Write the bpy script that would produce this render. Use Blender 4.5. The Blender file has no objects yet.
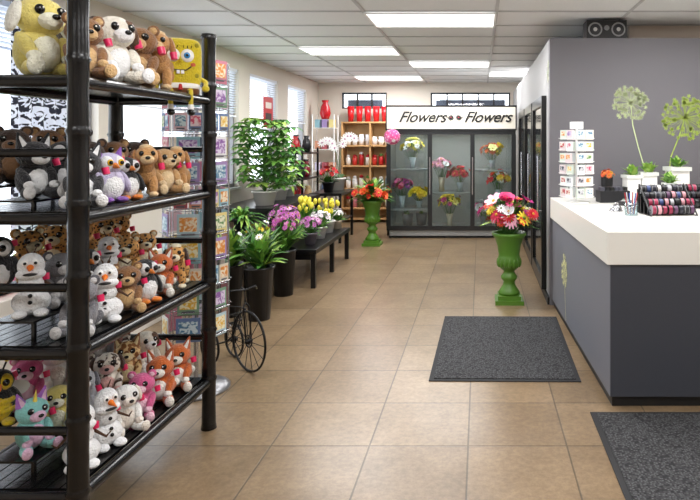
import bpy, math, random
from mathutils import Vector, Matrix, Euler
R = random.Random(7)
scene = bpy.context.scene
scene.view_settings.view_transform = 'Standard'
pi = math.pi

# ---------------------------------------------------------------- materials
def lin(c):
    return c/12.92 if c <= 0.04045 else ((c+0.055)/1.055)**2.4
def rgb(h):
    h = h.lstrip('#')
    return tuple(lin(int(h[i:i+2], 16)/255) for i in (0, 2, 4)) + (1,)
MC = {}
def newmat(name):
    m = bpy.data.materials.new(name); m.use_nodes = True
    nt = m.node_tree; b = nt.nodes['Principled BSDF']
    return m, nt, b
def C(h, rough=0.5, metal=0.0, bump=0.0, bscale=60, var=0.0, vscale=8, kind=''):
    key = (h, rough, metal, bump, bscale, var, vscale, kind)
    if key in MC: return MC[key]
    m, nt, b = newmat('mat_'+h.strip('#')+kind)
    b.inputs['Base Color'].default_value = rgb(h)
    b.inputs['Roughness'].default_value = rough
    b.inputs['Metallic'].default_value = metal
    tc = nt.nodes.new('ShaderNodeTexCoord')
    if bump > 0:
        n = nt.nodes.new('ShaderNodeTexNoise'); n.inputs['Scale'].default_value = bscale
        n.inputs['Detail'].default_value = 3
        bp = nt.nodes.new('ShaderNodeBump'); bp.inputs['Strength'].default_value = bump
        bp.inputs['Distance'].default_value = 0.01
        nt.links.new(tc.outputs['Object'], n.inputs['Vector'])
        nt.links.new(n.outputs['Fac'], bp.inputs['Height'])
        nt.links.new(bp.outputs['Normal'], b.inputs['Normal'])
    if var > 0:
        n = nt.nodes.new('ShaderNodeTexNoise'); n.inputs['Scale'].default_value = vscale
        mx = nt.nodes.new('ShaderNodeMix'); mx.data_type = 'RGBA'
        c = rgb(h)
        mx.inputs[6].default_value = tuple(x*(1-var) for x in c[:3])+(1,)
        mx.inputs[7].default_value = tuple(min(1, x*(1+var)) for x in c[:3])+(1,)
        nt.links.new(tc.outputs['Object'], n.inputs['Vector'])
        nt.links.new(n.outputs['Fac'], mx.inputs[0])
        nt.links.new(mx.outputs[2], b.inputs['Base Color'])
    MC[key] = m
    return m
def F(h):   # plush fur
    m = C(h, 0.95, bump=1.0, bscale=130, var=0.22, vscale=45, kind='fur')
    m.node_tree.nodes['Principled BSDF'].inputs['Sheen Weight'].default_value = 0.3
    return m
def two_tone(name, c1, c2, kind, scale, thr, rough=0.8, soft=0.04):
    m, nt, b = newmat(name)
    tc = nt.nodes.new('ShaderNodeTexCoord')
    if kind == 'vor':
        t = nt.nodes.new('ShaderNodeTexVoronoi'); o = 'Distance'
    else:
        t = nt.nodes.new('ShaderNodeTexNoise'); o = 'Fac'
        t.inputs['Detail'].default_value = 2; t.inputs['Distortion'].default_value = 1.5
    t.inputs['Scale'].default_value = scale
    r = nt.nodes.new('ShaderNodeValToRGB')
    r.color_ramp.elements[0].position = thr-soft; r.color_ramp.elements[0].color = rgb(c1)
    r.color_ramp.elements[1].position = thr+soft; r.color_ramp.elements[1].color = rgb(c2)
    nt.links.new(tc.outputs['Object'], t.inputs['Vector'])
    nt.links.new(t.outputs[o], r.inputs['Fac'])
    nt.links.new(r.outputs['Color'], b.inputs['Base Color'])
    b.inputs['Roughness'].default_value = rough
    return m
def emit(name, h, s):
    m, nt, b = newmat(name)
    b.inputs['Base Color'].default_value = rgb(h)
    b.inputs['Emission Color'].default_value = rgb(h)
    b.inputs['Emission Strength'].default_value = s
    return m
def glass(name, tint='#ffffff', refl=0.12):
    m, nt, b = newmat(name)
    nt.nodes.remove(b)
    out = nt.nodes['Material Output']
    tr = nt.nodes.new('ShaderNodeBsdfTransparent'); tr.inputs[0].default_value = rgb(tint)
    gl = nt.nodes.new('ShaderNodeBsdfGlossy'); gl.inputs['Roughness'].default_value = 0.02
    mx = nt.nodes.new('ShaderNodeMixShader'); mx.inputs[0].default_value = refl
    nt.links.new(tr.outputs[0], mx.inputs[1]); nt.links.new(gl.outputs[0], mx.inputs[2])
    nt.links.new(mx.outputs[0], out.inputs['Surface'])
    return m
def damask():
    m, nt, b = newmat('damask_cloth')
    tc = nt.nodes.new('ShaderNodeTexCoord'); sp = nt.nodes.new('ShaderNodeSeparateXYZ'); cb = nt.nodes.new('ShaderNodeCombineXYZ')
    nt.links.new(tc.outputs['Object'], sp.inputs[0])
    def mth(op, src, v):
        n = nt.nodes.new('ShaderNodeMath'); n.operation = op; nt.links.new(src, n.inputs[0]); n.inputs[1].default_value = v; return n.outputs[0]
    y = mth('PINGPONG', sp.outputs['Y'], 0.13); z = mth('MODULO', sp.outputs['Z'], 0.46)
    nt.links.new(y, cb.inputs[1]); nt.links.new(z, cb.inputs[2])
    t = nt.nodes.new('ShaderNodeTexNoise'); t.inputs['Scale'].default_value = 15; t.inputs['Detail'].default_value = 2; t.inputs['Distortion'].default_value = 2.2
    nt.links.new(cb.outputs[0], t.inputs['Vector'])
    r = nt.nodes.new('ShaderNodeValToRGB')
    r.color_ramp.elements[0].position = 0.47; r.color_ramp.elements[0].color = rgb('#1c2030')
    r.color_ramp.elements[1].position = 0.5; r.color_ramp.elements[1].color = rgb('#e2eafa')
    nt.links.new(t.outputs['Fac'], r.inputs['Fac']); nt.links.new(r.outputs['Color'], b.inputs['Base Color'])
    b.inputs['Roughness'].default_value = 0.85
    return m
DAMASK = damask()
LEOP = two_tone('fur_leopard', '#2a1a10', '#c99656', 'vor', 60, 0.36)
COW = two_tone('fur_cow', '#4a2f22', '#efe8dc', 'noise', 22, 0.45)
GIR = two_tone('fur_giraffe', '#8a5526', '#e8c890', 'vor', 38, 0.5)
GLASS = glass('cooler_glass', '#e4eaea', 0.06)
GLASS_W = glass('window_glass', '#ffffff', 0.05)
BLACK = C('#0d0d0f', 0.28)
BLACKM = C('#141416', 0.5)
WHITE = C('#f2f1ee', 0.4)
CHROME = C('#b8b8bc', 0.25, 0.9)
EYE = C('#050505', 0.08)

# ---------------------------------------------------------------- mesh builder
class MB:
    def __init__(s):
        s.v = []; s.f = []; s.mi = []; s.sm = []; s.mats = []; s.T = Matrix()
    def mid(s, m):
        if m not in s.mats: s.mats.append(m)
        return s.mats.index(m)
    def add(s, vs, fs, m, smooth=True):
        o = len(s.v); k = s.mid(m); T = s.T
        s.v += [tuple(T @ Vector(p)) for p in vs]
        for f in fs:
            s.f.append([i+o for i in f]); s.mi.append(k); s.sm.append(smooth)
    def box(s, x0, x1, y0, y1, z0, z1, m):
        vs = [(x0,y0,z0),(x1,y0,z0),(x1,y1,z0),(x0,y1,z0),(x0,y0,z1),(x1,y0,z1),(x1,y1,z1),(x0,y1,z1)]
        s.add(vs, [(0,3,2,1),(4,5,6,7),(0,1,5,4),(1,2,6,5),(2,3,7,6),(3,0,4,7)], m, False)
    def cbox(s, c, d, m):
        s.box(c[0]-d[0]/2, c[0]+d[0]/2, c[1]-d[1]/2, c[1]+d[1]/2, c[2]-d[2]/2, c[2]+d[2]/2, m)
    def prism(s, pts, z0, z1, m):
        n = len(pts)
        vs = [(p[0],p[1],z0) for p in pts]+[(p[0],p[1],z1) for p in pts]
        fs = [tuple(range(n))[::-1], tuple(range(n, 2*n))]
        fs += [(i,(i+1)%n,(i+1)%n+n,i+n) for i in range(n)]
        s.add(vs, fs, m, False)
    def ell(s, c, r, m, rot=None, seg=14, rings=9, e=1.0):
        if not isinstance(r, (tuple, list)): r = (r, r, r)
        M = Matrix.Rotation(0, 3, 'X')
        if rot: M = Euler(rot).to_matrix()
        c = Vector(c); vs = []
        def pw(x): return math.copysign(abs(x)**e, x)
        for i in range(rings+1):
            th = pi*i/rings
            for j in range(seg):
                ph = 2*pi*j/seg
                p = Vector((pw(math.sin(th))*pw(math.cos(ph))*r[0], pw(math.sin(th))*pw(math.sin(ph))*r[1], pw(math.cos(th))*r[2]))
                vs.append(tuple(c + M @ p))
        fs = []
        for i in range(rings):
            for j in range(seg):
                a = i*seg+j; b = i*seg+(j+1)%seg
                fs.append((a, a+seg, b+seg, b))
        s.add(vs, fs, m)
    def cyl(s, p0, p1, r0, r1, m, seg=12, caps=True):
        p0 = Vector(p0); p1 = Vector(p1); d = (p1-p0)
        if d.length < 1e-6: return
        d.normalize()
        a = d.orthogonal().normalized(); b = d.cross(a)
        vs = []
        for p, r in ((p0, r0), (p1, r1)):
            for j in range(seg):
                t = 2*pi*j/seg
                vs.append(tuple(p + a*math.cos(t)*r + b*math.sin(t)*r))
        fs = [(j, (j+1) % seg, (j+1) % seg+seg, j+seg) for j in range(seg)]
        s.add(vs, fs, m)
        if caps:
            s.add(vs[:seg], [tuple(range(seg))[::-1]], m, False)
            s.add(vs[seg:], [tuple(range(seg))], m, False)
    def tube(s, pts, r, m, seg=6):
        for i in range(len(pts)-1):
            s.cyl(pts[i], pts[i+1], r, r, m, seg, caps=True)
    def lathe(s, prof, m, c=(0,0,0), seg=24):
        vs = []; n = len(prof)
        for (r, z) in prof:
            for j in range(seg):
                t = 2*pi*j/seg
                vs.append((c[0]+r*math.cos(t), c[1]+r*math.sin(t), c[2]+z))
        fs = []
        for i in range(n-1):
            for j in range(seg):
                a = i*seg+j; b = i*seg+(j+1) % seg
                fs.append((a, b, b+seg, a+seg))
        s.add(vs, fs, m)
    def ring(s, c, Rr, r, m, axis='Y', seg=32, ts=6):
        vs = []
        for i in range(seg):
            t = 2*pi*i/seg
            for j in range(ts):
                u = 2*pi*j/ts
                q = (Rr + r*math.cos(u)); w = r*math.sin(u)
                if axis == 'Y': p = (q*math.cos(t), w, q*math.sin(t))
                elif axis == 'Z': p = (q*math.cos(t), q*math.sin(t), w)
                else: p = (w, q*math.cos(t), q*math.sin(t))
                vs.append((c[0]+p[0], c[1]+p[1], c[2]+p[2]))
        fs = []
        for i in range(seg):
            for j in range(ts):
                a = i*ts+j; b = i*ts+(j+1) % ts; c2 = ((i+1) % seg)*ts+j; d = ((i+1) % seg)*ts+(j+1) % ts
                fs.append((a, b, d, c2))
        s.add(vs, fs, m)
    def leaf(s, p, d, L, W, droop, m, n=4, fold=0.25):
        p = Vector(p); d = Vector(d).normalized()
        side = d.cross(Vector((0,0,1)))
        if side.length < 0.05: side = Vector((math.cos(p.x*99), math.sin(p.x*99), 0))
        side.normalize(); up = side.cross(d)
        vs = []
        for i in range(n+1):
            t = i/n
            w = W*0.5*math.sin(pi*(0.06+0.92*t)**0.8)
            q = p + d*L*t + Vector((0,0,-droop*L*t*t))
            vs += [tuple(q - side*w + up*w*fold), tuple(q), tuple(q + side*w + up*w*fold)]
        fs = []
        for i in range(n):
            a = i*3
            fs += [(a, a+1, a+4, a+3), (a+1, a+2, a+5, a+4)]
        s.add(vs, fs, m)
    def flower(s, c, nrm, r, m, mc, kind='daisy'):
        c = Vector(c); nrm = Vector(nrm).normalized()
        a = nrm.orthogonal().normalized(); b = nrm.cross(a)
        layers = {'daisy': [(10, 1.0, 0.15)], 'rose': [(6, 1.0, 0.45), (5, 0.75, 0.9), (4, 0.5, 1.6)],
                  'mum': [(12, 1.0, 0.1), (10, 0.85, 0.5), (8, 0.6, 1.1)], 'lily': [(6, 1.2, 0.55)]}[kind]
        for li, (n, rr, lift) in enumerate(layers):
            for k in range(n):
                t = 2*pi*(k+0.5*li)/n
                d = (a*math.cos(t)+b*math.sin(t)); dd = (d + nrm*lift).normalized()
                sd = nrm.cross(d)
                L = r*rr; w = L*(1.4 if kind == 'rose' else 2.4/n*1.4)*0.5
                p0 = c + nrm*0.002*li
                p1 = c + dd*L*0.6; p2 = c + dd*L + nrm*L*0.12*(1 if kind == 'rose' else -1)
                vs = [tuple(p0 - sd*w*0.3), tuple(p0 + sd*w*0.3), tuple(p1 + sd*w), tuple(p1 - sd*w), tuple(p2 + sd*w*0.6), tuple(p2 - sd*w*0.6)]
                s.add(vs, [(0,1,2,3), (3,2,4,5)], m)
        s.ell(c + nrm*r*0.12, r*0.22, mc, seg=6, rings=4)
    def build(s, name, loc=(0,0,0), rz=0, bevel=0, parent=None):
        me = bpy.data.meshes.new(name)
        me.from_pydata(s.v, [], s.f)
        for m in s.mats: me.materials.append(m)
        me.polygons.foreach_set('material_index', s.mi)
        me.polygons.foreach_set('use_smooth', s.sm)
        me.update()
        o = bpy.data.objects.new(name, me)
        scene.collection.objects.link(o)
        o.location = loc; o.rotation_euler = (0, 0, rz)
        if bevel:
            b = o.modifiers.new('bevel', 'BEVEL'); b.width = bevel; b.segments = 2; b.limit_method = 'ANGLE'
        if parent: o.parent = parent
        return o

# ---------------------------------------------------------------- room shell
XL, XR, YB, YF, ZC = -3.21, 3.4, 11.9, -3.0, 2.72
m, nt, b = newmat('floor_tile')
geo = nt.nodes.new('ShaderNodeNewGeometry')
mp = nt.nodes.new('ShaderNodeMapping'); mp.inputs['Location'].default_value = (0.06, -0.04, 0)
br = nt.nodes.new('ShaderNodeTexBrick')
br.offset = 0; br.inputs['Scale'].default_value = 1
br.inputs['Brick Width'].default_value = 0.5; br.inputs['Row Height'].default_value = 0.5
br.inputs['Mortar Size'].default_value = 0.005; br.inputs['Mortar Smooth'].default_value = 0.3
br.inputs['Color1'].default_value = rgb('#957f63'); br.inputs['Color2'].default_value = rgb('#857056')
br.inputs['Mortar'].default_value = rgb('#5d4e3b')
def noise(scale, detail, rough):
    n = nt.nodes.new('ShaderNodeTexNoise'); n.inputs['Scale'].default_value = scale; n.inputs['Detail'].default_value = detail
    n.inputs['Roughness'].default_value = rough; nt.links.new(geo.outputs['Position'], n.inputs['Vector']); return n
def ramp(n, p0, c0, p1, c1):
    rp = nt.nodes.new('ShaderNodeValToRGB'); rp.color_ramp.elements[0].position = p0; rp.color_ramp.elements[0].color = c0
    rp.color_ramp.elements[1].position = p1; rp.color_ramp.elements[1].color = c1
    nt.links.new(n.outputs['Fac'], rp.inputs['Fac']); return rp
def mult(a, c):
    mx = nt.nodes.new('ShaderNodeMix'); mx.data_type = 'RGBA'; mx.blend_type = 'MULTIPLY'; mx.inputs[0].default_value = 1
    nt.links.new(a, mx.inputs[6]); nt.links.new(c, mx.inputs[7]); return mx.outputs[2]
nt.links.new(geo.outputs['Position'], mp.inputs['Vector']); nt.links.new(mp.outputs[0], br.inputs['Vector'])
r1 = ramp(noise(3.2, 8, 0.7), 0.35, (0.78,0.76,0.73,1), 0.68, (1.12,1.12,1.12,1))
r2 = ramp(noise(30, 6, 0.75), 0.4, (0.78,0.76,0.74,1), 0.62, (1.06,1.06,1.06,1))
nt.links.new(mult(mult(br.outputs['Color'], r1.outputs['Color']), r2.outputs['Color']), b.inputs['Base Color'])
bp = nt.nodes.new('ShaderNodeBump'); bp.inputs['Strength'].default_value = 0.25; bp.inputs['Distance'].default_value = 0.004
bp.invert = True
nt.links.new(br.outputs['Fac'], bp.inputs['Height']); nt.links.new(bp.outputs['Normal'], b.inputs['Normal'])
b.inputs['Roughness'].default_value = 0.28
FLOOR = m
WALL = C('#dcd4c8', 0.8, bump=0.05, bscale=40)
CEIL = C('#e4e4e4', 0.9, bump=0.3, bscale=90, var=0.05, vscale=60)
GRAY = C('#6f6d72', 0.6, bump=0.04, bscale=50)
GRAYL = C('#aaa9a9', 0.6)

q = MB(); q.box(XL-0.1, XR+0.1, YF-0.1, YB+0.1, -0.1, 0, FLOOR); q.build('floor')
q = MB(); q.box(XL-0.1, XR+0.1, YF-0.1, YB+0.1, ZC, ZC+0.1, CEIL); q.build('ceiling')
xs = [0.15+1.2*k for k in range(-2, 3)]; ys = [5.4+0.65*k for k in range(-12, 10)]
GRID = C('#bdbcbc', 0.5)
q = MB()
for x in xs: q.box(x-0.014, x+0.014, YF, YB, ZC-0.008, ZC-0.001, GRID)
for y in ys: q.box(XL, XR, y-0.014, y+0.014, ZC-0.009, ZC-0.001, GRID)
q.build('ceiling_grid')
wins = [(2.0, 5.05, 0.68, 2.5), (5.4, 6.85, 0.95, 2.5), (7.15, 7.98, 0.95, 2.5), (8.37, 9.53, 0.95, 2.5), (10.03, 11.1, 0.95, 2.5)]
q = MB(); y = YF
for (a, b2, z0, z1) in wins:
    q.box(XL-0.18, XL, y, a, 0, ZC, WALL)
    q.box(XL-0.18, XL, a, b2, 0, z0, WALL); q.box(XL-0.18, XL, a, b2, z1, ZC, WALL)
    y = b2
q.box(XL-0.18, XL, y, YB, 0, ZC, WALL)
q.build('wall_left')
FR = C('#8b8a8c', 0.4, 0.3); BL = C('#e9edf4', 0.5)
for i, (a, b2, z0, z1) in enumerate(wins):
    q = MB(); t = 0.045; X0, X1 = XL-0.14, XL-0.06
    q.box(X0, X1, a, a+t, z0, z1, FR); q.box(X0, X1, b2-t, b2, z0, z1, FR)
    q.box(X0, X1, a+t, b2-t, z0, z0+t, FR); q.box(X0, X1, a+t, b2-t, z1-t, z1, FR)
    nm = max(1, round((b2-a)/1.1))
    for k in range(1, nm):
        yy = a+(b2-a)*k/nm; q.box(X0, X1, yy-0.02, yy+0.02, z0, z1, FR)
    q.box(XL-0.105, XL-0.1, a+t, b2-t, z0+t, z1-t, GLASS_W)
    q.build('window_%d' % (i+1))
    q = MB()
    zb = 1.9 if i else 2.2
    q.box(XL-0.05, XL-0.005, a+0.03, b2-0.03, z1-0.04, z1, BL)
    z = z1-0.06
    while z > zb:
        vs = [(XL-0.045, a+0.04, z-0.008), (XL-0.01, a+0.04, z+0.008), (XL-0.01, b2-0.04, z+0.008), (XL-0.045, b2-0.04, z-0.008)]
        q.add(vs, [(0,1,2,3)], BL, False); z -= 0.032
    q.box(XL-0.04, XL-0.015, a+0.04, b2-0.04, zb-0.03, zb-0.01, BL)
    q.build('window_blind')
    q = MB(); q.box(XL-0.17, XL+0.03, a-0.03, b2+0.03, z0-0.03, z0, WHITE); q.build('trim_%d' % (i+1))
q = MB(); bw = [(-2.74, -1.85, 2.2, 2.52), (-0.98, 0.6, 2.2, 2.52)]; x = XL-0.18
for (a, b2, z0, z1) in bw:
    q.box(x, a, YB, YB+0.15, 0, ZC, WALL); q.box(a, b2, YB, YB+0.15, 0, z0, WALL); q.box(a, b2, YB, YB+0.15, z1, ZC, WALL); x = b2
q.box(x, XR, YB, YB+0.15, 0, ZC, WALL); q.build('wall_back')
DK = C('#2a2b30', 0.5)
for i, (a, b2, z0, z1) in enumerate(bw):
    q = MB()
    for (u, v) in ((z0, z0+0.03), (z1-0.03, z1)): q.box(a, b2, YB+0.02, YB+0.08, u, v, DK)
    n = 3 if i == 0 else 5
    for k in range(n+1):
        xx = a+(b2-a-0.03)*k/n; q.box(xx, xx+0.03, YB+0.02, YB+0.08, z0, z1, DK)
    q.box(a, b2, YB+0.05, YB+0.055, z0, z1, GLASS_W)
    q.box(a+0.1, b2-0.1, YB+0.09, YB+0.1, z0, z0+0.18, C('#55627a', 0.6))
    q.build('window_%d' % (6+i))
q = MB(); q.box(XR, XR+0.1, YF, YB, 0, ZC, WALL); q.build('wall_right')
q = MB(); q.box(XL, XR, YF-0.1, YF, 0, ZC, WALL); q.build('wall_front')
q = MB(); q.box(XL+0.001, XL+0.015, YF, YB, 0.0, 0.09, C('#5a5148', 0.5)); q.build('baseboard_left')
PX, PY, PZ = 0.66, 5.66, 2.52
q = MB()
q.box(PX, XR-0.005, PY, PY+0.12, 0, PZ, GRAY)
q.box(PX, PX+0.12, PY+0.12, YB-0.005, 0, PZ, GRAYL)
q.box(PX+0.12, XR-0.005, PY+0.12, YB-0.005, PZ-0.1, PZ, GRAYL)
q.build('wall_partition')
q = MB(); q.box(1.5, XR-0.005, 6.02, 6.1, PZ+0.001, ZC-0.012, C('#cfc0b2', .8)); q.build('wall_bulkhead')
yd = 5.95
for k in range(3):
    q = MB(); w = 1.1; y0 = yd+k*1.2; y1 = y0+w
    X0 = PX-0.05; X1 = PX-0.002
    q.box(X0, X1, y0, y0+0.08, 0.08, 2.0, BLACK); q.box(X0, X1, y1-0.08, y1, 0.08, 2.0, BLACK)
    q.box(X0, X1, y0+0.08, y1-0.08, 0.08, 0.2, BLACK); q.box(X0, X1, y0+0.08, y1-0.08, 1.9, 2.0, BLACK)
    q.box(X0+0.02, X0+0.03, y0+0.08, y1-0.08, 0.2, 1.9, C('#1c1e21', 0.08))
    q.cyl((X0-0.03, y0+0.05, 0.8), (X0-0.03, y0+0.05, 1.4), 0.012, 0.012, CHROME)
    q.cyl((X0-0.03, y0+0.05, 0.85), (X0, y0+0.05, 0.85), 0.008, 0.008, CHROME)
    q.cyl((X0-0.03, y0+0.05, 1.35), (X0, y0+0.05, 1.35), 0.008, 0.008, CHROME)
    q.build('door_%d' % (k+1), bevel=0.004)
q = MB(); q.box(PX-0.02, PX-0.002, PY+0.02, 9.5, 0, 0.07, BLACKM); q.build('baseboard_partition')

def allium(name, head, r, stem, col, plane, n=70):
    q = MB(); mcol = C(col, 0.7)
    def strip(a, b, w):
        du, dv = b[0]-a[0], b[1]-a[1]; L = math.hypot(du, dv) or 1
        nx, ny = -dv/L*w/2, du/L*w/2
        vs = [plane(a[0]+nx, a[1]+ny), plane(a[0]-nx, a[1]-ny), plane(b[0]-nx, b[1]-ny), plane(b[0]+nx, b[1]+ny)]
        q.add(vs, [(0,1,2,3)], mcol, False)
    for i in range(len(stem)-1): strip(stem[i], stem[i+1], 0.01)
    for k in range(n):
        t = R.random()*2*pi; rr = r*math.sqrt(R.uniform(0.2, 1))
        e = (head[0]+rr*math.cos(t), head[1]+rr*math.sin(t))
        strip(head, e, 0.002)
        for j in range(6):
            u = 2*pi*j/6+t; strip(e, (e[0]+0.02*math.cos(u), e[1]+0.02*math.sin(u)), 0.006)
    return q.build(name)
yy = PY-0.003
pw = lambda u, v: (u, yy, v)
allium('allium_wall_decal', (1.42, 1.91), 0.17, [(1.42, 1.91), (1.44, 1.7), (1.49, 1.5), (1.55, 1.3), (1.57, 1.05)], '#d9e6b0', pw, 75)
allium('allium_wall_decal', (1.93, 1.77), 0.21, [(1.93, 1.77), (1.88, 1.6), (1.80, 1.4), (1.76, 1.05)], '#bcd45e', pw, 95)
allium('allium_wall_decal', (2.4, 2.0), 0.2, [(2.4, 2.0), (2.37, 1.5), (2.3, 1.05)], '#d9e6b0', pw, 80)
px2 = PX-0.003
allium('allium_wall_decal', (5.8, 2.22), 0.1, [(5.8, 2.22), (5.76, 2.05)], '#dfe3c8', lambda u, v: (px2, u, v), 50)

# ---------------------------------------------------------------- ceiling lights
PANEL = emit('light_diffuser', '#ffffff', 2.2)
panels = [(-1.05, 5.4), (-2.25, 7.35), (-1.05, 8.65), (-2.25, 10.6), (0.15, 9.95), (-2.25, 3.45), (0.15, 3.45), (1.35, 3.45+0.65),
          (-1.05, 1.5), (1.35, 1.5), (-2.25, -0.45), (0.15, -0.45)]  # this row and the near ones above: unseen fixtures added to light the camera end
for (x, y) in panels:
    q = MB()
    q.box(0.02, 1.18, 0.02, 0.63, -0.012, -0.006, PANEL)
    for bx in ((0.0, 1.2, 0, 0.02), (0, 1.2, 0.63, 0.65), (0, 0.02, 0.02, 0.63), (1.18, 1.2, 0.02, 0.63)):
        q.box(bx[0], bx[1], bx[2], bx[3], -0.016, -0.004, WHITE)
    o = q.build('ceiling_light', (x, y, ZC-0.0095))
    ld = bpy.data.lights.new('tube_light', 'AREA'); ld.shape = 'RECTANGLE'; ld.size = 1.1; ld.size_y = 0.58
    ld.energy = 44 if y > 5 else 27; ld.color = (0.99, 0.99, 1.0)
    lo = bpy.data.objects.new('tube_light', ld); scene.collection.objects.link(lo)
    lo.parent = o; lo.location = (0.6, 0.325, -0.03)

# ---------------------------------------------------------------- mats
m, nt, b = newmat('rubber_mat')
tc = nt.nodes.new('ShaderNodeTexCoord'); ck = nt.nodes.new('ShaderNodeTexVoronoi'); ck.inputs['Scale'].default_value = 80
ck.feature = 'F1'; ck.distance = 'CHEBYCHEV'; ck.inputs['Randomness'].default_value = 0.6
rp = nt.nodes.new('ShaderNodeValToRGB'); rp.color_ramp.elements[0].color = rgb('#606062'); rp.color_ramp.elements[1].color = rgb('#1c1c1e')
rp.color_ramp.elements[1].position = 0.55
nt.links.new(tc.outputs['Object'], ck.inputs['Vector']); nt.links.new(ck.outputs['Distance'], rp.inputs['Fac'])
nt.links.new(rp.outputs['Color'], b.inputs['Base Color']); b.inputs['Roughness'].default_value = 0.95
bp = nt.nodes.new('ShaderNodeBump'); bp.inputs['Distance'].default_value = 0.005; bp.inputs['Strength'].default_value = 0.8
nt.links.new(ck.outputs['Distance'], bp.inputs['Height']); nt.links.new(bp.outputs['Normal'], b.inputs['Normal'])
RUG = m
def mat_rug(x0, x1, y0, y1, rz=0):
    q = MB(); cx, cy = (x0+x1)/2, (y0+y1)/2; hx, hy = (x1-x0)/2, (y1-y0)/2
    q.box(-hx, hx, -hy, hy, 0, 0.006, C('#232325', 0.8)); q.box(-hx+0.03, hx-0.03, -hy+0.03, hy-0.03, 0.006, 0.012, RUG)
    q.build('entrance_mat', (cx, cy, 0.0005), rz, bevel=0.002)
mat_rug(-0.32, 0.66, 3.85, 5.28, -0.015)
mat_rug(0.625, 2.1, 2.15, 3.41)

# ---------------------------------------------------------------- counter
q = MB()
SIDE_LIT = C('#74767f', 0.55); CH = C('#3f424b', 0.5); TOP = C('#efede6', 0.3)  # left side paler than the charcoal front: its brighter lighting is in the colour
q.prism([(0.77, 3.5), (1.93, 3.5), (1.93, 5.62), (0.695, 5.62)], 0, 0.06, BLACKM)
q.prism([(0.755, 3.488), (1.94, 3.488), (1.94, 5.625), (0.68, 5.625)], 0.06, 0.83, SIDE_LIT)
q.box(0.757, 1.94, 3.482, 3.4875, 0.06, 0.83, CH)
q.prism([(0.735, 3.465), (1.955, 3.465), (1.955, 5.635), (0.66, 5.635)], 0.83, 1.02, TOP)
q.build('service_counter', bevel=0.004)
def cpl(u, v):
    t = (u-3.488)/(5.625-3.488)
    return (0.755+(0.68-0.755)*t-0.004, u, v)
allium('allium_counter_decal', (4.98, 0.47), 0.13, [(4.98, 0.47), (4.93, 0.2), (4.9, 0.08)], '#ecebb0', cpl, 60)

# ---------------------------------------------------------------- bamboo shelf
q = MB()
ZS = [0.27, 0.79, 1.28, 1.78]
STEP_B = [0.08, 0.08, 0.04, 0.0]; STEP_C = [0.17, 0.17, 0.09, 0.0]
X0, X1, Y0, Y1 = -1.96, -1.46, 2.18, 3.23
SB = C('#0b0b0d', 0.25, bump=0.15, bscale=20)
for (x, y) in ((X0, Y0), (X1, Y0), (X0, Y1), (X1, Y1)):
    prof = [(0.0, 0.0), (0.04, 0.0)]
    z = 0.02
    while z < 2.06:
        prof += [(0.036, z+0.01), (0.034, z+0.13), (0.036, z+0.235), (0.042, z+0.25), (0.036, z+0.262)]; z += 0.262
    prof += [(0.036, 2.12), (0.0, 2.125)]
    q.lathe(prof, SB, (x, y, 0), 20)
for li, z in enumerate(ZS):
    q.cyl((X1, Y0, z-0.02), (X1, Y1, z-0.02), 0.024, 0.024, SB, 12)
    q.cyl((X0, Y0, z-0.02), (X0, Y1, z-0.02), 0.024, 0.024, SB, 12)
    for y in (Y0, Y1): q.cyl((X0, y, z-0.02), (X1, y, z-0.02), 0.022, 0.022, SB, 12)
    ns = 9
    for k in range(ns):
        xa = X0+0.02+(X1-X0-0.04)*k/ns
        q.box(xa, xa+(X1-X0-0.04)/ns-0.006, Y0+0.01, Y1-0.01, z-0.008, z+0.006, SB)
    for (xa, xb, st) in ((-1.82, -1.66, STEP_B[li]), (-1.94, -1.825, STEP_C[li])):
        if st > 0.01:
            q.box(xa, xb, Y0+0.05, Y1-0.05, z+st-0.006, z+st+0.002, SB)
            for yy2 in (Y0+0.06, (Y0+Y1)/2, Y1-0.07):
                for xx in (xa+0.004, xb-0.016): q.box(xx, xx+0.012, yy2, yy2+0.012, z+0.006, z+st-0.006, SB)
    if z < 1.7:
        for y in (Y0, Y1): q.cyl((X0, y, z+0.22), (X1, y, z+0.22), 0.016, 0.016, SB, 10)
q.build('bamboo_display_shelf')

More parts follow.
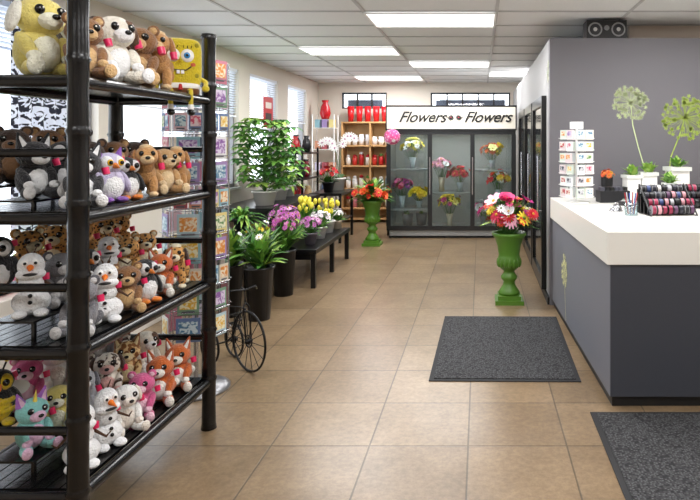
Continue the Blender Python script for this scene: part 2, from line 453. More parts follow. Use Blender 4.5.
# ---------------------------------------------------------------- plush toys
PC = {}
def plush_mesh(st):
    q = MB()
    S = dict(dog=dict(b='#c49a66', l='#e2c79c', e='#9a6d3e', ear='flop'),
             spaniel=dict(quad=1, b='#c8945a', l='#e6c594', e='#a8733e'),
             pony=dict(quad=1, b='#b9bcc4', l='#e9e6e2', e='#6a6a74'),
             tiger=dict(quad=1, b=LEOP, l='#f0e2c4', e='#3a2416'),
             puppy=dict(b='#ece4d6', l='#ffffff', e='#5a3d28', ear='flop', patch='#6b4a30'),
             teddy=dict(b='#8a5f38', l='#d2ac78', e='#8a5f38', ear='round'),
             bear=dict(b='#3f2a1e', l='#8a6646', e='#3f2a1e', ear='round'),
             husky=dict(b='#1d1d22', l='#f2f2f2', e='#1d1d22', ear='tri'),
             fox=dict(b='#c8652a', l='#f6efe4', e='#b0521d', ear='tri', tail='#c8652a'),
             raccoon=dict(b='#7c7b80', l='#d6d4d4', e='#55545a', ear='round', tail='#55545a'),
             leopard=dict(b=LEOP, l='#f0e2c4', e=LEOP, ear='round'),
             cow=dict(b=COW, l='#e9b7b0', e='#4a2f22', ear='flop'),
             giraffe=dict(b=GIR, l='#efd9a8', e='#8a5526', ear='tri'),
             monkey=dict(b='#d45a8e', l='#f6c3d4', e='#d45a8e', ear='round'),
             duck=dict(b='#e4d478', l='#f7f2d8', e='#f4efe0', ear='flop'),
             unicorn=dict(b='#8fd4d0', l='#f3c3e0', e='#b06ac8', ear='tri', horn=1),
             lamb=dict(b='#f3efe8', l='#f7e5da', e='#e8ddd0', ear='flop'),
             penguin=dict(pen=1, b='#17181d', l='#f5f5f5', o='#e8801c'),
             owl=dict(pen=1, b='#c9c0dc', l='#ffffff', o='#8a55b0', owl=1),
             bee=dict(pen=1, b='#1b1b1b', l='#e9c81e', o='#e9c81e', bee=1),
             snowman=dict(snow=1))[st]
    g = lambda c: c if not isinstance(c, str) else F(c)
    tag = C('#d8205a', 0.3)
    if S.get('snow'):
        w = F('#f4f4f6')
        q.ell((0,0,0.052), (0.066,0.058,0.052), w); q.ell((0,0,0.122), (0.045,0.042,0.04), w)
        q.ell((0,-0.005,0.195), (0.046,0.042,0.052), w); q.ell((0,-0.018,0.165), (0.05,0.035,0.026), w)
        q.cyl((0,-0.04,0.195), (0,-0.095,0.19), 0.013, 0.002, C('#e8761a', 0.7), 10)
        for sx in (-1, 1):
            q.ell((sx*0.018,-0.044,0.212), (0.012,0.006,0.014), WHITE); q.ell((sx*0.017,-0.05,0.212), 0.006, EYE)
            q.ell((sx*0.035,-0.05,0.015), (0.026,0.034,0.016), w)
            q.cyl((sx*0.04,0,0.13), (sx*0.085,-0.03,0.10), 0.007, 0.004, C('#4a2f1c', 0.8), 6)
            q.cyl((sx*0.082,-0.028,0.102), (sx*0.1,-0.02,0.115), 0.004, 0.002, C('#4a2f1c', 0.8), 5)
            q.cyl((sx*0.006,0,0.24), (sx*0.02,0,0.275), 0.004, 0.002, C('#4a2f1c', 0.8), 5)
        for z in (0.06, 0.085, 0.125): q.ell((0,-0.058+abs(z-0.06)*0.25,z), 0.008, EYE, seg=8, rings=5)
        q.ell((0,-0.05,0.168), (0.024,0.01,0.006), C('#222222', 0.7))
        q.cyl((0.045,0.0,0.16), (0.048,-0.004,0.135), 0.014, 0.012, tag, 8)
        return q
    if S.get('pen'):
        b_, l_, o_ = g(S['b']), g(S['l']), g(S['o'])
        q.ell((0,0,0.08), (0.068,0.058,0.082), b_)
        q.ell((0,-0.02,0.072), (0.053,0.045,0.064), l_)
        q.ell((0,0,0.175), (0.062,0.055,0.052), b_)
        for sx in (-1, 1):
            q.ell((sx*0.024,-0.03,0.178), (0.028,0.03,0.034), l_)
            q.ell((sx*0.024,-0.058,0.182), (0.013,0.008,0.015), C('#f0c020', 0.2) if S.get('owl') else EYE)
            q.ell((sx*0.024,-0.064,0.182), 0.009, EYE)
            q.ell((sx*0.07,-0.005,0.09), (0.016,0.032,0.055), b_, rot=(0,-sx*0.35,0))
            q.ell((sx*0.032,-0.05,0.014), (0.024,0.036,0.014), o_)
            if S.get('owl'): q.cyl((sx*0.04,0,0.205), (sx*0.055,0,0.25), 0.02, 0.003, o_, 8)
            if S.get('bee'):
                q.cyl((sx*0.02,0,0.22), (sx*0.035,0,0.26), 0.004, 0.004, EYE, 6); q.ell((sx*0.035,0,0.262), 0.01, o_)
                q.ell((sx*0.07,0.03,0.12), (0.05,0.008,0.035), WHITE)
        if S.get('bee'):
            for z in (0.06, 0.1): q.ring((0,0,z), 0.058, 0.012, o_, 'Z', 20, 6)
        q.cyl((0,-0.05,0.168), (0,-0.085,0.16), 0.014, 0.003, F('#e8801c'), 8)
        q.cyl((0.055,0.0,0.205), (0.062,-0.004,0.18), 0.014, 0.012, tag, 8)
        return q
    b_, l_, e_ = g(S['b']), g(S['l']), g(S['e'])
    if S.get('quad'):
        q.ell((0,0.03,0.105), (0.05,0.082,0.05), b_); q.ell((0,-0.035,0.115), (0.046,0.045,0.052), b_)
        q.ell((0,-0.065,0.15), (0.036,0.035,0.045), b_, rot=(0.5,0,0))
        q.ell((0,-0.085,0.195), (0.052,0.048,0.046), b_)
        q.ell((0,-0.125,0.18), (0.029,0.03,0.022), l_); q.ell((0,-0.153,0.188), (0.011,0.008,0.008), EYE)
        q.ell((0,-0.08,0.236), (0.03,0.028,0.016), l_)
        for sx in (-1, 1):
            q.ell((sx*0.023,-0.123,0.208), (0.011,0.008,0.012), EYE)
            q.ell((sx*0.055,-0.082,0.182), (0.013,0.024,0.045), e_, rot=(0,-sx*0.2,0))
            q.ell((sx*0.032,-0.055,0.055), (0.02,0.021,0.05), b_); q.ell((sx*0.032,-0.065,0.014), (0.021,0.027,0.014), l_)
            q.ell((sx*0.034,0.08,0.075), (0.024,0.03,0.042), b_); q.ell((sx*0.034,0.088,0.04), (0.019,0.02,0.036), b_)
            q.ell((sx*0.034,0.078,0.014), (0.021,0.028,0.014), l_)
        q.tube([(0,0.105,0.125), (0,0.13,0.15), (0,0.135,0.175)], 0.011, b_, 8); q.ell((0,0.136,0.178), 0.015, l_)
        q.cyl((0.06,-0.09,0.16), (0.065,-0.095,0.13), 0.015, 0.013, tag, 8)
        return q
    q.ell((0,0.005,0.075), (0.058,0.055,0.078), b_)
    q.ell((0,-0.022,0.07), (0.042,0.038,0.055), l_)
    q.ell((0,-0.008,0.172), (0.064,0.055,0.055), b_)
    q.ell((0,-0.055,0.158), (0.032,0.028,0.024), l_)
    q.ell((0,-0.083,0.166), (0.011,0.008,0.008), EYE)
    if S.get('patch'): q.ell((0.026,-0.032,0.188), (0.028,0.026,0.028), F(S['patch']))
    for sx in (-1, 1):
        q.ell((sx*0.027,-0.055,0.186), (0.013,0.009,0.014), EYE)
        q.ell((sx*0.023,-0.064,0.191), 0.003, WHITE, seg=6, rings=4)
        q.ell((sx*0.05,-0.035,0.085), (0.019,0.022,0.048), b_, rot=(-0.7,sx*0.2,0))
        q.ell((sx*0.045,-0.064,0.055), (0.019,0.019,0.017), l_)
        q.ell((sx*0.045,-0.055,0.024), (0.025,0.05,0.024), b_, rot=(0,0,sx*0.35))
        q.ell((sx*0.06,-0.098,0.028), (0.022,0.012,0.026), l_)
        if S['ear'] == 'flop':
            q.ell((sx*0.066,-0.005,0.165), (0.014,0.026,0.048), e_, rot=(0,-sx*0.25,0))
        elif S['ear'] == 'round':
            q.ell((sx*0.048,0.0,0.218), (0.022,0.012,0.022), e_); q.ell((sx*0.048,-0.008,0.217), (0.014,0.008,0.014), l_)
        else:
            q.cyl((sx*0.038,-0.002,0.205), (sx*0.056,0.0,0.262), 0.024, 0.003, e_, 10)
            q.cyl((sx*0.038,-0.012,0.207), (sx*0.053,-0.01,0.248), 0.015, 0.002, l_, 8)
    if S.get('horn'): q.cyl((0,-0.03,0.215), (0,-0.04,0.27), 0.01, 0.001, C('#f0d860', 0.3), 8)
    if S.get('tail'):
        q.ell((0.03,0.065,0.04), (0.024,0.05,0.024), g(S['tail']), rot=(0.3,0,-0.4)); q.ell((0.05,0.1,0.05), 0.02, l_)
    q.cyl((0.074,-0.012,0.155), (0.08,-0.018,0.128), 0.015, 0.013, tag, 8)
    return q
def plush(st, x, y, z, rz, sc=1.0):
    name = 'plush_'+st
    if st not in PC:
        o = plush_mesh(st).build(name); PC[st] = o.data
    else:
        o = bpy.data.objects.new(name, PC[st]); scene.collection.objects.link(o)
    o.location = (x, y, z+0.001); o.rotation_euler = (0, 0, rz); o.scale = (sc, sc, sc)
    return o
XA, XB, XCc = -1.56, -1.735, -1.885
rows = {
 (3, 'A'): [('teddy',2.36,1.1),('puppy',2.55,1.3),('teddy',2.745,1.25),('spaniel',2.93,1.15)],
 (3, 'B'): [('duck',2.36,1.45),('bear',2.59,1.3),('puppy',2.8,1.3),('dog',3.0,1.3)],
 (3, 'C'): [],
 (2, 'A'): [('husky',2.36,1),('owl',2.52,.95),('penguin',2.645,.85),('spaniel',2.79,1),('dog',2.95,1),('spaniel',3.1,.95)],
 (2, 'B'): [('husky',2.33,1),('penguin',2.5,1),('bear',2.67,1),('teddy',2.84,1),('bear',3.01,1)],
 (2, 'C'): [('bear',2.42,1),('teddy',2.62,1),('bear',2.8,1)],
 (1, 'A'): [('raccoon',2.35,.95),('snowman',2.5,1.0),('teddy',2.65,.9),('penguin',2.79,.9),('fox',2.93,.9),('tiger',3.09,.95)],
 (1, 'B'): [('snowman',2.32,1),('raccoon',2.48,.95),('penguin',2.64,.9),('snowman',2.8,.95),('leopard',2.95,.9),('leopard',3.1,.9)],
 (1, 'C'): [('penguin',2.34,.95),('leopard',2.5,.95),('leopard',2.66,.95),('leopard',2.82,.95),('leopard',2.98,.95),('leopard',3.13,.9)],
 (0, 'A'): [('snowman',2.35,1.0),('snowman',2.5,1.0),('lamb',2.63,.9),('monkey',2.77,.9),('fox',2.93,1.0),('fox',3.1,1.0)],
 (0, 'B'): [('unicorn',2.32,.9),('duck',2.47,.85),('pony',2.63,.9),('cow',2.79,.95),('giraffe',2.95,.95),('puppy',3.1,.95)],
 (0, 'C'): [('bee',2.34,.95),('monkey',2.5,.9),('lamb',2.66,.95),('cow',2.82,.95),('raccoon',2.98,.95),('cow',3.13,.9)],
}
for (lv, row), L in rows.items():
    z = ZS[lv]+0.006
    if row == 'B' and STEP_B[lv] > 0: z = ZS[lv]+STEP_B[lv]+0.002
    if row == 'C' and STEP_C[lv] > 0: z = ZS[lv]+STEP_C[lv]+0.002
    for (st, y, sc) in L:
        rz = 0.7 + R.uniform(-0.45, 0.45)
        if st in ('spaniel', 'pony', 'tiger'): rz = 0.45+R.uniform(-.15, .15)
        plush(st, {'A': XA, 'B': XB, 'C': XCc}[row], y, z, rz, sc*0.97)
# sponge plush
q = MB(); Y_ = F('#dcc62a')
q.ell((0,0,0.15), (0.1,0.045,0.13), Y_, e=0.4, seg=28, rings=18)
q.ell((0,0,0.035), (0.092,0.047,0.022), WHITE, e=0.45, seg=20, rings=10)
q.ell((0,0,0.012), (0.091,0.048,0.022), F('#7a4a22'), e=0.45, seg=20, rings=10)
for sx in (-1, 1):
    q.ell((sx*0.032,-0.044,0.19), (0.031,0.012,0.034), WHITE); q.ell((sx*0.03,-0.055,0.19), (0.015,0.006,0.016), C('#3a8fd0', 0.2)); q.ell((sx*0.03,-0.06,0.19), 0.007, EYE)
    q.tube([(sx*0.09,0,0.08), (sx*0.12,-0.02,0.06), (sx*0.115,-0.05,0.03)], 0.011, Y_, 8); q.ell((sx*0.115,-0.055,0.025), 0.018, Y_)
    q.tube([(sx*0.04,-0.03,0.012), (sx*0.045,-0.085,0.012), (sx*0.045,-0.10,-0.02), (sx*0.045,-0.10,-0.09)], 0.011, Y_, 8)
    q.cyl((sx*0.045,-0.10,-0.06), (sx*0.045,-0.10,-0.09), 0.014, 0.014, WHITE, 10)
    q.ell((sx*0.045,-0.115,-0.1), (0.02,0.032,0.017), EYE)
    for k in range(3): q.cyl((sx*0.032+(k-1)*0.014,-0.04,0.222), (sx*0.032+(k-1)*0.02,-0.05,0.24), 0.002, 0.002, EYE, 5)
    q.ell((sx*0.058,-0.045,0.145), (0.012,0.004,0.01), F('#d9694a'))
    for z in (0.09, 0.245): q.ell((sx*0.075,-0.042,z), (0.01,0.004,0.012), F('#a89a20'))
q.tube([(-0.05,-0.05,0.135), (-0.025,-0.052,0.115), (0.025,-0.052,0.115), (0.05,-0.05,0.135)], 0.003, EYE, 6)
for sx in (-1, 1): q.box(sx*0.01-0.007, sx*0.01+0.007, -0.055, -0.048, 0.097, 0.114, WHITE)
q.cyl((0,-0.04,0.17), (0,-0.078,0.165), 0.008, 0.007, Y_, 8)
q.cyl((0,-0.05,0.045), (0,-0.055,0.015), 0.006, 0.012, C('#c01818', 0.6), 6)
q.build('plush_sponge', (-1.53, 3.06, 1.787), 0.5)

# ---------------------------------------------------------------- card spinner rack
PAL = ['#c97f92', '#e2e2de', '#8fb9c4', '#dccb86', '#cfc6dc', '#a088b8', '#dcb9c1', '#7a9c80', '#e6e6e6', '#c88a6a', '#6a7ea6', '#b0c8d0', '#d8cfbe', '#a85058', '#3a4a5a']
PICS = [two_tone('card_art_%d' % i, a, b_, 'noise', 30, 0.5, 0.4, 0.06) for i, (a, b_) in enumerate(
    [('#c84a6a','#e6d2d6'),('#4a7a9a','#d6e4e8'),('#5a8a4a','#e4e2c8'),('#8a5aa0','#dcd0e4'),('#d88a3a','#ecdcc0'),('#3a3a4a','#c8c8cc'),('#b02a3a','#e8dccc'),('#e0b030','#efe8c8')])]
def card(q, c, w, h, T):
    old = q.T; q.T = old @ T
    q.cbox(c, (w, 0.004, h), C(R.choice(PAL), 0.35))
    q.cbox((c[0], c[1]-0.003, c[2]+h*0.06), (w*0.78, 0.002, h*0.6), R.choice(PICS))
    q.cbox((c[0], c[1]-0.003, c[2]-h*0.36), (w*0.6, 0.002, h*0.08), C('#55555c', 0.35))
    q.T = old
q = MB()
q.lathe([(0,0), (0.2,0), (0.2,0.012), (0.17,0.03), (0.03,0.05), (0.018,0.06)], C('#8d8d90', 0.3, 0.6))
q.cyl((0,0,0.04), (0,0,2.05), 0.014, 0.014, CHROME)
for k in range(6):
    T = Matrix.Rotation(2*pi*k/6+0.2, 4, 'Z')
    for j in range(11):
        z = 0.42+0.155*j
        if j % 3 == 2:
            card(q, (-0.042, -0.175, z), 0.075, 0.11, T); card(q, (0.042, -0.175, z), 0.075, 0.11, T)
        else: card(q, (0, -0.175, z), 0.12+0.02*R.random(), 0.125+0.02*R.random(), T)
        old = q.T; q.T = T
        q.tube([(-0.08,-0.19,z-0.05), (0.08,-0.19,z-0.05)], 0.0025, CHROME, 5)
        q.tube([(-0.08,-0.16,z-0.07), (0.08,-0.16,z-0.07)], 0.0025, CHROME, 5)
        q.tube([(0,-0.17,z-0.07), (0,0,z-0.07)], 0.003, CHROME, 5)
        q.T = old
    old = q.T; q.T = T
    for x in (-0.085, 0.085): q.tube([(x,-0.17,0.32), (x,-0.17,2.03)], 0.003, CHROME, 5)
    q.T = old
q.build('card_spinner_rack', (-1.77, 3.74, 0))

# ---------------------------------------------------------------- bicycle planter
q = MB(); BK = C('#101012', 0.4, 0.4)
def wheel(c, r, n=14):
    q.ring(c, r, 0.008, BK, 'Y', 36, 6); q.ring(c, r*0.2, 0.005, BK, 'Y', 16, 5)
    q.ell(c, (0.018, 0.03, 0.018), BK)
    for k in range(n):
        t = 2*pi*k/n
        q.cyl(c, (c[0]+r*math.cos(t), c[1], c[2]+r*math.sin(t)), 0.0025, 0.0025, BK, 5)
wheel((0,0,0.205), 0.197); wheel((-0.34,0.09,0.125), 0.117, 10); wheel((-0.34,-0.09,0.125), 0.117, 10)
q.cyl((-0.34,-0.11,0.125), (-0.34,0.11,0.125), 0.006, 0.006, BK, 6)
for sy in (-0.02, 0.02): q.tube([(0,sy,0.205), (-0.03,sy,0.43), (-0.04,0,0.46)], 0.006, BK)
q.tube([(-0.04,0,0.44), (-0.05,0,0.54), (-0.09,0.0,0.55)], 0.006, BK)
q.tube([(-0.10,-0.12,0.52), (-0.06,-0.09,0.55), (-0.05,0,0.54), (-0.06,0.09,0.55), (-0.10,0.12,0.52)], 0.006, BK)
q.tube([(-0.035,0,0.42), (-0.12,0,0.36), (-0.2,0,0.2), (-0.27,0,0.15), (-0.34,0,0.125)], 0.007, BK)
for z, r in ((0.24, 0.09), (0.3, 0.1), (0.36, 0.11)): q.ring((-0.28,0,z), r, 0.004, BK, 'Z', 24, 5)
for k in range(12):
    t = 2*pi*k/12
    q.cyl((-0.28+0.09*math.cos(t), 0.09*math.sin(t), 0.24), (-0.28+0.11*math.cos(t), 0.11*math.sin(t), 0.36), 0.003, 0.003, BK, 5)
q.cyl((-0.28,0,0.13), (-0.28,0,0.24), 0.008, 0.008, BK, 6)
q.build('bicycle_planter', (-1.55, 4.02, 0), math.radians(-38))

# ---------------------------------------------------------------- plants
G1 = C('#447a30', 0.45, var=0.3); G2 = C('#6a9c40', 0.45, var=0.3); G3 = C('#2c5522', 0.45, var=0.3); G4 = C('#96b850', 0.5, var=0.2)
STEM = C('#4e7a34', 0.6)
def leafy(q, c, n, L, W, spread, mats, droop=0.35, h=0.0):
    for k in range(n):
        t = R.random()*2*pi; e = R.uniform(spread[0], spread[1])
        d = (math.cos(t)*math.sin(e), math.sin(t)*math.sin(e), math.cos(e))
        q.leaf((c[0]+R.uniform(-.03,.03), c[1]+R.uniform(-.03,.03), c[2]+R.uniform(0,h)), d, L*R.uniform(.7,1.1), W*R.uniform(.7,1.2), droop, R.choice(mats))
def dome(q, base, c, Rr, n, cols, size, kinds=('rose','mum','daisy','lily'), flat=0.8, leaves=20, jit=0.18):
    base = Vector(base)
    for k in range(n):
        t = k*2.39996+R.uniform(-.3,.3); u = 1-(k+0.5)/n*0.95
        e = math.acos(max(-1, min(1, u)))
        d = Vector((math.cos(t)*math.sin(e), math.sin(t)*math.sin(e), math.cos(e)*flat+0.05))
        p = Vector(c)+d*Rr*R.uniform(1-jit*1.5,1+jit)
        q.cyl(base, p, 0.003, 0.003, STEM, 4, False)
        q.flower(p, d+Vector((R.uniform(-.3,.3),R.uniform(-.3,.3),0.2)), size*R.uniform(.6,1.25), C(R.choice(cols), 0.6), C('#d8b040', 0.7) if R.random()<.5 else C('#5f7a24', 0.7), R.choice(kinds))
    for k in range(leaves):
        t = R.random()*2*pi; e = R.uniform(0.3, 1.7)
        d = Vector((math.cos(t)*math.sin(e), math.sin(t)*math.sin(e), math.cos(e)))
        q.leaf(Vector(c)+d*Rr*0.4, d, Rr*R.uniform(.6,0.95), Rr*0.25, 0.2, R.choice([G1,G2,G3,G4]))
def bucket(q, h, r0, r1, m):
    q.lathe([(0,0),(r0,0),(r1,h),(r1+0.012,h),(r1+0.012,h-0.02),(r1-0.006,h-0.01),(r1-0.012,h-0.05),(0,h-0.05)], m)

for (x, y, cols, kind) in ((-1.92,5.22,['#f4f0e6'],0), (-2.22,5.32,['#e8e8b0','#ffffff'],0), (-2.1,5.7,['#f0d23c','#ffffff'],0), (-1.98,6.05,['#c05aa8','#d889c0','#b04898'],1)):
    q = MB(); bucket(q, 0.46, 0.09, 0.12, C('#17171a', 0.35))
    leafy(q, (0,0,0.4), 80, 0.42, 0.06, (0.05, 0.75), [G1,G2,G3,G4], 0.3, 0.1)
    leafy(q, (0,0,0.43), 40, 0.3, 0.08, (0.3, 1.1), [G1,G2,G4], 0.4, 0.14)
    if kind: dome(q, (0,0,0.4), (0,0,0.66), 0.15, 34, cols, 0.035, ('mum','daisy'), leaves=4)
    else: dome(q, (0,0,0.4), (0,0,0.66), 0.14, 5, cols, 0.028, ('mum','daisy'), leaves=4)
    q.build('flower_bucket', (x, y, 0), R.random())

q = MB()
bx0, bx1, by0, by1 = -2.3, -1.72, 6.29, 7.94
q.box(bx0, bx1, by0, by1, 0.36, 0.41, BLACK)
for x in (bx0+0.01, bx1-0.06):
    for y in (by0+0.01, (by0+by1)/2-0.025, by1-0.06): q.box(x, x+0.05, y, y+0.05, 0, 0.36, BLACK)
q.box(bx0+0.06, bx1-0.06, by0+0.02, by0+0.045, 0.3, 0.36, BLACK)
q.build('low_display_bench', bevel=0.004)
q = MB()
q.box(-2.98, -2.4, 6.2, 6.95, 0.5, 0.54, BLACK)
for x in (-2.97, -2.45):
    for y in (6.21, 6.9): q.box(x, x+0.04, y, y+0.04, 0, 0.5, BLACK)
q.build('side_table', bevel=0.004)
q = MB()
q.box(-3.15, -2.4, 7.05, 9.0, 0.71, 0.76, BLACK)
q.box(-3.13, -2.43, 7.08, 8.97, 0.6, 0.71, BLACKM)
for x in (-3.14, -2.46):
    for y in (7.06, 8.93): q.box(x, x+0.06, y, y+0.06, 0, 0.71, BLACK)
q.build('window_display_table', bevel=0.004)

def potted(name, loc, kind, pm, s=1.0):
    q = MB()
    q.lathe([(0,0),(0.05*s,0),(0.07*s,0.11*s),(0.075*s,0.11*s),(0.075*s,0.125*s),(0.065*s,0.125*s),(0.06*s,0.1*s),(0,0.1*s)], pm)
    c = (0,0,0.1*s)
    if kind == 'tulip':
        leafy(q, c, 30, 0.22*s, 0.04*s, (0.05,0.6), [G2,G1], 0.2)
        for k in range(18):
            t = R.random()*6.28; rr_ = R.uniform(0.02,0.12)*s; p = (rr_*math.cos(t), rr_*math.sin(t), R.uniform(.22,.33)*s)
            q.cyl(c, p, 0.003, 0.003, STEM, 5); q.ell(p, (0.019*s,0.019*s,0.03*s), C('#f0e04a', .5), seg=8, rings=6)
    elif kind == 'hydrangea':
        leafy(q, c, 18, 0.16*s, 0.07*s, (0.5,1.4), [G1,G3], 0.3)
        dome(q, c, (0,0,0.2*s), 0.11*s, 40, ['#c46ab8','#b557a4','#e3a7d6'], 0.026*s, ('daisy',), leaves=4)
    elif kind == 'white':
        leafy(q, c, 30, 0.18*s, 0.05*s, (0.3,1.2), [G1,G2], 0.3)
        dome(q, c, (0,0,0.2*s), 0.1*s, 22, ['#ffffff','#f3e8ee'], 0.03*s, ('daisy','mum'), leaves=4)
    elif kind == 'orchid':
        leafy(q, c, 10, 0.18*s, 0.06*s, (0.8,1.4), [G1,G3], 0.3)
        for (a, L) in ((0.5, .45), (-0.6, .4)):
            pts = [(0,0,0.1*s)]
            for i in range(1, 9):
                t = i/8; pts.append((a*0.3*t*t*s, 0.05*t*s, (0.1+L*math.sin(t*1.9))*s))
            q.tube(pts, 0.004, STEM, 5)
            for p in pts[4:]: q.flower(p, (0.3,-1,0.1), 0.045*s, C('#ffffff', .5), C('#d8a0c0', .5), 'daisy')
    elif kind == 'red':
        leafy(q, c, 30, 0.18*s, 0.06*s, (0.4,1.2), [G1,G3], 0.3)
        dome(q, c, (0,0,0.2*s), 0.11*s, 12, ['#c01822','#d83040'], 0.04*s, ('lily','rose'), leaves=4)
    elif kind == 'fern':
        leafy(q, c, 70, 0.3*s, 0.035*s, (0.2,1.3), [G1,G2,G4], 0.6)
    q.build(name, loc)
potted('potted_hydrangea', (-2.12,6.48,0.411), 'hydrangea', C('#5b5560',.5), 1.5)
potted('potted_hydrangea', (-1.87,6.62,0.411), 'hydrangea', C('#77707a',.5), 1.05)
potted('potted_tulips', (-1.9,7.5,0.411), 'tulip', WHITE, 1.2)
potted('potted_tulips', (-2.12,7.3,0.411), 'tulip', C('#d8e0c0',.5), 1.35)
potted('potted_daisies', (-1.88,7.05,0.411), 'white', WHITE, 1.1)
potted('potted_fern', (-2.15,6.93,0.411), 'fern', C('#c9b290',.5), 1.1)
potted('potted_fern', (-2.62,6.6,0.541), 'fern', C('#222226',.5), 1.3)
potted('potted_daisies', (-1.86,7.8,0.411), 'white', C('#e8d8c0',.5), 0.9)
def umbrella(name, loc, H, n, s=1.0):
    q = MB(); bucket(q, 0.17*s, 0.1*s, 0.14*s, C('#e9e6df', .4))
    for k in range(n):
        t = k*2.4; z = 0.2+(H-0.2)*((k+1)/n)**0.8; sp = (0.1+0.24*math.sin(pi*min(1,z/H)*0.8))*s*R.uniform(.5,1.1)
        p = Vector((sp*math.cos(t), sp*math.sin(t), z))
        q.tube([(0,0,0.12*s), (0.02*math.cos(t),0.02*math.sin(t),z*0.7), p], 0.005, STEM, 5)
        mm = R.choice([G1,G2,G1,G2,G4])
        for j in range(8):
            u = 2*pi*j/8+t
            q.leaf(p, (math.cos(u), math.sin(u), 0.25), 0.16*s*R.uniform(.8,1.1), 0.085*s, 0.5, mm)
    q.build(name, loc)
umbrella('potted_umbrella_plant', (-2.66,7.42,0.761), 1.06, 60, 1.05)
umbrella('potted_umbrella_plant', (-2.72,8.1,0.761), 0.7, 30, 0.9)
potted('potted_fern', (-2.75,8.65,0.761), 'fern', WHITE, 1.3)
q = MB(); bucket(q, 0.42, 0.1, 0.14, C('#1a1a1c', 0.35)); leafy(q, (0,0,0.38), 80, 0.45, 0.08, (0.05, 1.0), [G1,G2,G3], 0.35, 0.05)
q.build('foliage_bucket', (-2.65, 5.75, 0))

q = MB(); q.box(XL+0.02, -2.75, 2.2, 5.2, 0, 0.62, C('#dcd6cc', .6)); q.build('window_seat', bevel=0.006)
q = MB(); q.ell((0,0,0.1), (0.2,0.3,0.1), C('#7dbb3c', .8), e=0.6, seg=24, rings=12); q.build('green_cushion', (-2.98, 4.25, 0.621))
q = MB(); q.ell((0,0,0.09), (0.18,0.22,0.09), C('#d87a9a', .8), e=0.6, seg=24, rings=12); q.build('pink_cushion', (-2.98, 3.6, 0.621))
q = MB(); n = 60; vs = []
for k in range(n+1):
    y = 4.0+0.8*k/n; x = XL+0.08+0.025*math.sin(k*0.7)
    vs += [(x, y, 0.85), (x, y, 2.5)]
q.add(vs, [(2*k, 2*k+2, 2*k+3, 2*k+1) for k in range(n)], DAMASK)
q.cyl((XL+0.08, 3.9, 2.52), (XL+0.08, 4.9, 2.52), 0.012, 0.012, BLACK)
q.build('damask_curtain')

q = MB(); q.box(-0.005, 0.005, -0.19, 0.19, 0, 0.46, C('#c01a24', .4)); q.box(0.0051, 0.008, -0.12, 0.12, 0.29, 0.38, C('#f2e6e0', .5)); q.box(0.0051, 0.008, -0.12, 0.12, 0.06, 0.22, C('#2a1416', .5))
q.cyl((0,-0.1,0.46), (0,-0.02,0.6), 0.002, 0.002, BLACK, 5); q.cyl((0,0.1,0.46), (0,0.02,0.6), 0.002, 0.002, BLACK, 5)
q.build('window_sign', (XL+0.05, 8.95, 1.75))

q = MB()
for z in (0.1, 0.55, 0.95, 1.35): q.box(0, 0.4, 0, 0.9, z, z+0.025, BLACK)
for x in (0, 0.37):
    for y in (0, 0.87): q.box(x, x+0.03, y, y+0.03, 0, 1.45, BLACK)
q.build('gift_rack', (-3.1, 9.15, 0), bevel=0.003)
def vase(q, c, s, m):
    old = q.T; q.T = old @ Matrix.Translation(c)
    q.lathe([(0,0),(0.05*s,0),(0.075*s,0.08*s),(0.06*s,0.17*s),(0.035*s,0.22*s),(0.05*s,0.26*s),(0.042*s,0.26*s),(0.028*s,0.22*s),(0,0.2*s)], m, seg=16)
    q.T = old
q = MB()
for z in (0.577, 0.977, 1.377):
    for k in range(5):
        vase(q, (R.uniform(0.12,.3), 0.12+k*0.165, z), R.uniform(.8,1.2), C(R.choice(['#b01c24','#f0f0f0','#1a1a1e','#c8a878','#ffffff','#8c2030']), .3))
q.build('gift_vases', (-3.1, 9.15, 0))
potted('potted_poinsettia', (-2.35, 9.3, 0.761), 'red', C('#1b1b1e', .4), 1.3)
potted('potted_orchid', (-2.3, 9.75, 0.761), 'orchid', C('#f0ece4', .4), 1.6)
q = MB(); q.box(-2.6, -2.1, 9.1, 10.0, 0.72, 0.76, BLACK)
for x in (-2.59, -2.15):
    for y in (9.11, 9.95): q.box(x, x+0.04, y, y+0.04, 0, 0.72, BLACK)
q.box(-2.58, -2.12, 9.12, 9.98, 0.3, 0.33, BLACK)
q.build('plant_stand', bevel=0.003)

q = MB()
for x in (0, 0.4):
    for y in (0, 0.3): q.cyl((x,y,0), (x,y,2.05), 0.01, 0.01, WHITE, 8)
for z in (0.2, 0.6, 1.0, 1.4, 1.8):
    for k in range(7): q.cyl((0,k*0.05,z), (0.4,k*0.05,z), 0.004, 0.004, WHITE, 5)
    q.cyl((0,0,z), (0,0.3,z), 0.006, 0.006, WHITE, 5); q.cyl((0.4,0,z), (0.4,0.3,z), 0.006, 0.006, WHITE, 5)
    for k in range(3):
        q.cbox((0.07+k*0.13, 0.15, z+0.08+0.005), (0.09, 0.16, 0.15), C(R.choice(PAL), .5))
q.build('wire_rack', (-3.1, 11.1, 0))
q = MB(); vase(q, (0,0,0), 1.35, C('#b81420', .25)); q.build('red_vase', (-2.9, 11.25, 1.97))

